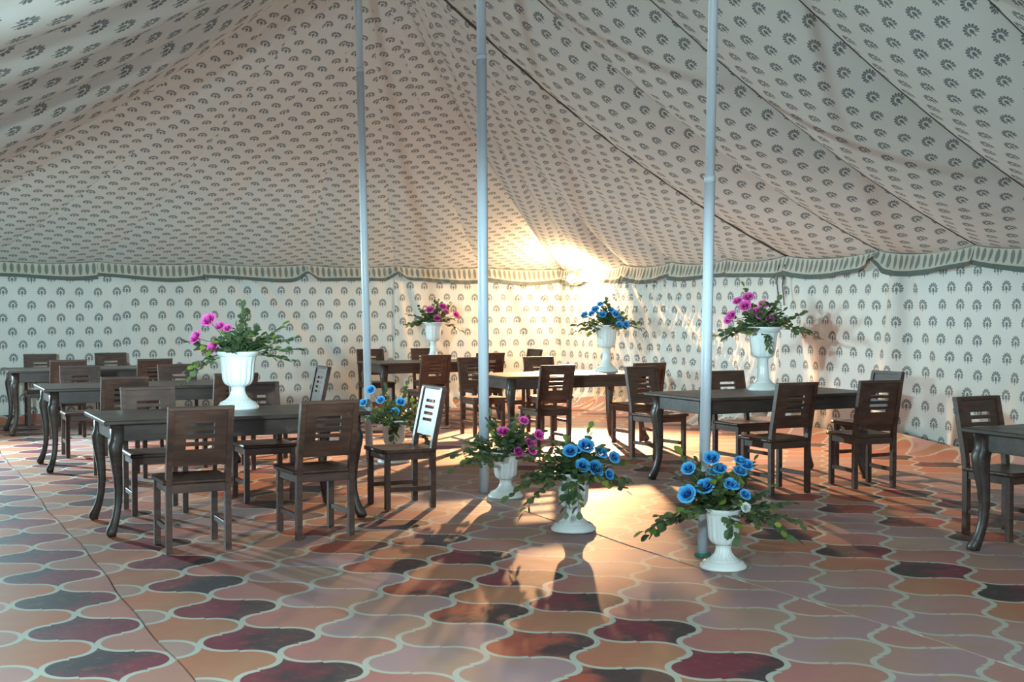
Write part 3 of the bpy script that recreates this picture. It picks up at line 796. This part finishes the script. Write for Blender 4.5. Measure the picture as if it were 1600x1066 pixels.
bouquet(u_f2, [(891, 705, 1.0), (916, 697, 1.15), (940, 707, 1.0), (961, 715, .85), (911, 728, 1.0), (932, 733, 1.2), (954, 742, .75), (903, 702, .6)], 'blue', 'blue roses with drooping leafy sprays in the floor urn between the poles', 12,
        explicit=[(-1, .15, .2, .40, .18), (-1, .3, .4, .36, .14), (-.9, .5, 0, .38, .05), (1, .25, .3, .34, .10), (.1, .1, 1, .20, .22), (-.25, .1, 1, .20, .22), (.3, 1, 0, .34, 0), (-.8, 0, .5, .36, .22)])
bouquet(u_f3, [(1076, 732, .85), (1113, 716, .95), (1117, 736, .75), (1126, 732, .8), (1168, 726, .85), (1158, 736, .85), (1103, 761, 1.15), (1143, 757, .85), (1149, 758, .7), (1074, 773, 1.1), (1167, 773, .7), (1158, 719, .7)], 'blue',
        'blue roses and a white bud with spreading leaves in the front urn', 13, sprays=24,
        explicit=[(-1, .05, .1, .42, .12), (-1, .2, .3, .40, .14), (-1, -.05, -.1, .38, .12), (1, .1, .2, .42, .10), (1, 0, .4, .36, .12), (.9, .3, 0, .36, .06), (-.55, .85, 0, .40, 0), (-.7, .65, .2, .36, 0), (.1, .2, 1, .2, .14)], buds=[(1144, 787, .75), (1168, 794, .6)])
bouquet(u_f4, [(579, 609, .95), (594, 625, .9), (626, 628, 1.0), (617, 643, .9), (567, 629, .9)], 'blue', 'blue roses with upright leafy sprays in the urn behind the end chair', 14, sprays=20,
        explicit=[(.9, -.1, .3, .36, .18), (.3, 1, 0, .38, 0), (-.2, 1, 0, .34, 0), (.7, .7, 0, .34, .04), (.1, .2, 1, .2, .2)])
bouquet(u_t1, [(326, 500, 1.15), (306, 527, 1.1), (333, 543, 1.2), (343, 509, .8), (355, 512, .7), (309, 570, .6)], 'pink', 'magenta roses with airy leaf sprays in the urn on the front left table', 15, sprays=15,
        explicit=[(1, .25, .1, .42, .06), (1, .45, 0, .40, .04), (1, .05, .2, .36, .05), (.8, .6, 0, .36, 0), (-1, -.1, .2, .34, .16), (-.9, .1, .3, .32, .14), (.1, 1, 0, .34, 0)])
bouquet(u_t4, [(672, 484, 1.2), (692, 479, 1.1), (683, 497, 1.1), (713, 492, 1.1), (698, 487, .8)], 'pink', 'pink roses in the tall vase on the farthest table', 16, sprays=16,
        explicit=[(-1, .3, .1, .34, .10), (1, .1, .1, .34, .12), (.2, 1, 0, .32, 0)], young=.4)
bouquet(u_t5, [(913, 492, .9), (930, 483, .95), (941, 491, .95), (962, 490, .95), (938, 475, .8), (968, 508, 1.0), (979, 507, .9), (955, 484, .8), (924, 490, .8), (968, 496, .8)], 'blue', 'pale blue roses in the tall vase right before the lamp', 17, sprays=18,
        explicit=[(-1, .1, .2, .36, .10), (-1, .25, 0, .32, .05), (1, .2, 0, .36, .08), (.0, 1, 0, .30, 0)], young=.4)
bouquet(u_t6, [(1169, 464, 1.05), (1164, 478, 1.1), (1181, 487, 1.1), (1193, 475, .95), (1142, 493, 1.0), (1137, 500, .8), (1203, 498, .95), (1152, 470, .9), (1188, 493, .8)], 'pink', 'pink roses with wide leafy sprays in the tall vase by the right pole', 18, sprays=16,
        explicit=[(-1, .1, .1, .42, .10), (-1, .25, .3, .36, .08), (1, .15, .1, .46, .14), (1, .3, .2, .40, .12), (.9, .5, 0, .34, .02), (-.4, 1, 0, .42, 0), (.1, -.1, 1, .16, .14)], young=.3)

# ------------------------------------------------------------------ lamps
def floodlight(loc, aim, color, power, mat, hook, label, w=0.11, h=0.075, cone=110, soft=0.05, dish=True, blend=0.5, flat=1.0):
    """boxed lamp whose glass looks at aim; its beam is a spot light just before the glass"""
    r = empty('floodlight', loc); tag(r, label, 'lamp', 'floodlights hung in the tent')
    d = (Vector(aim) - Vector(loc)).normalized(); sx = d.cross(Vector((0, 0, 1))).normalized(); up = sx.cross(d)
    r.matrix_world = Matrix.Translation(loc) @ Matrix((sx, d, up)).transposed().to_4x4()
    V, Fc = lathe([(0.0, -0.10, 0), (0.035, -0.10, 0), (0.038, -0.055, 0), (w * .7, -0.03, 0), (w, 0.02, 0), (w * .96, 0.02, 0), (w * .66, -0.022, 0), (0.0, -0.03, 0)], 28)
    V = [(a, c, b) for a, b, c in V]
    if dish: link('reflector', mesh('reflector', V, Fc[:-1], 'metal', True), r)
    else: link('socket', mesh('socket', *sweep([(0, -0.13, 0), (0, -0.02, 0)], 0.03, 14), 'metal', True), r)
    bm = bmesh.new(); bmesh.ops.create_icosphere(bm, subdivisions=2, radius=h, matrix=Matrix.Translation((0, 0.03, 0)))
    link('bulb', bm_mesh(bm, 'bulb', mat, 0, True), r)
    pts = [(-w - .012, -0.03, -.01), (-w - .012, -0.03, h + .03), (0, -0.03, h + .05), (w + .012, -0.03, h + .03), (w + .012, -0.03, -.01)]
    link('bracket', mesh('bracket', *sweep(pts, 0.006, 6), 'metal'), r)
    hk = r.matrix_world.inverted() @ Vector(hook); a = Vector((0, -0.03, h + .05))
    link('cable', mesh('cable', *sweep([tuple(a.lerp(hk, i / 8) + Vector((0, -0.02 * math.sin(math.pi * i / 8), 0))) for i in range(9)], 0.005, 6), 'metal', True), r)
    ld = bpy.data.lights.new('beam', 'SPOT'); ld.energy = power; ld.color = color; ld.spot_size = math.radians(cone); ld.spot_blend = blend; ld.shadow_soft_size = soft
    lo = bpy.data.objects.new('beam', ld); COL.objects.link(lo); lo.parent = r
    lo.matrix_local = Matrix.Translation((0, 0.035 + h, 0)) @ Matrix.Rotation(math.pi / 2, 4, 'X') @ Matrix.Diagonal((1, flat, 1, 1))
    return r
floodlight((9.58, 17.28, 2.00), (4.0, 8.5, -1.5), WARM, WARM_P, 'warm', (9.75, 17.6, 2.22), 'glaring warm globe lamp hanging in the back tent corner under the valance', dish=False, cone=96, blend=0.9, flat=0.21)
floodlight((-0.70, 16.8, 2.10), (3.8, 10.5, -0.6), COOL, FARLEFT_P, 'cool', (-0.95, 16.8, 2.30), 'cool white floodlight hanging by the back end of the left tent wall', cone=150, flat=0.25)
floodlight((-0.80, 2.4, 1.90), (4.1, 12.5, 1.50), COOL, NEARLEFT_P, 'cool2', (-0.97, 2.3, 2.30), 'cool white floodlight hanging by the near stretch of the left tent wall', 0.2, 0.13, soft=0.16, cone=78, blend=0.8, flat=0.21)

# ------------------------------------------------------------------ small things
for k, (v, h) in enumerate(((12.63, 0.42), (12.52, 0.50))):
    pts = [(UR - 0.10, v, ZE - 0.10), (UR - 0.115, v + 0.02, ZE - 0.10 - h * 0.5), (UR - 0.11, v - 0.01, ZE - 0.10 - h)]
    link('tie_cord', mesh('tie_cord', *sweep(pts, 0.008, 6), 'rope', True), ceil)
x, y = ground(289, 802)
V = []; Fc = []
for k in range(5):
    a = k * 1.257; b = len(V)
    V += [(0, 0, 0.004), (0.03 * math.cos(a - .4), 0.03 * math.sin(a - .4), 0.012), (0.045 * math.cos(a), 0.045 * math.sin(a), 0.006 + 0.01 * (k % 2)), (0.03 * math.cos(a + .4), 0.03 * math.sin(a + .4), 0.012)]
    Fc.append((b, b + 1, b + 2, b + 3))
o = link('fallen_flower', mesh('fallen_flower', V, Fc, 'red')); o.location = (x, y, 0.012)
tag(o, 'small dried dark red flower fallen on the carpet under the front table', 'flower')
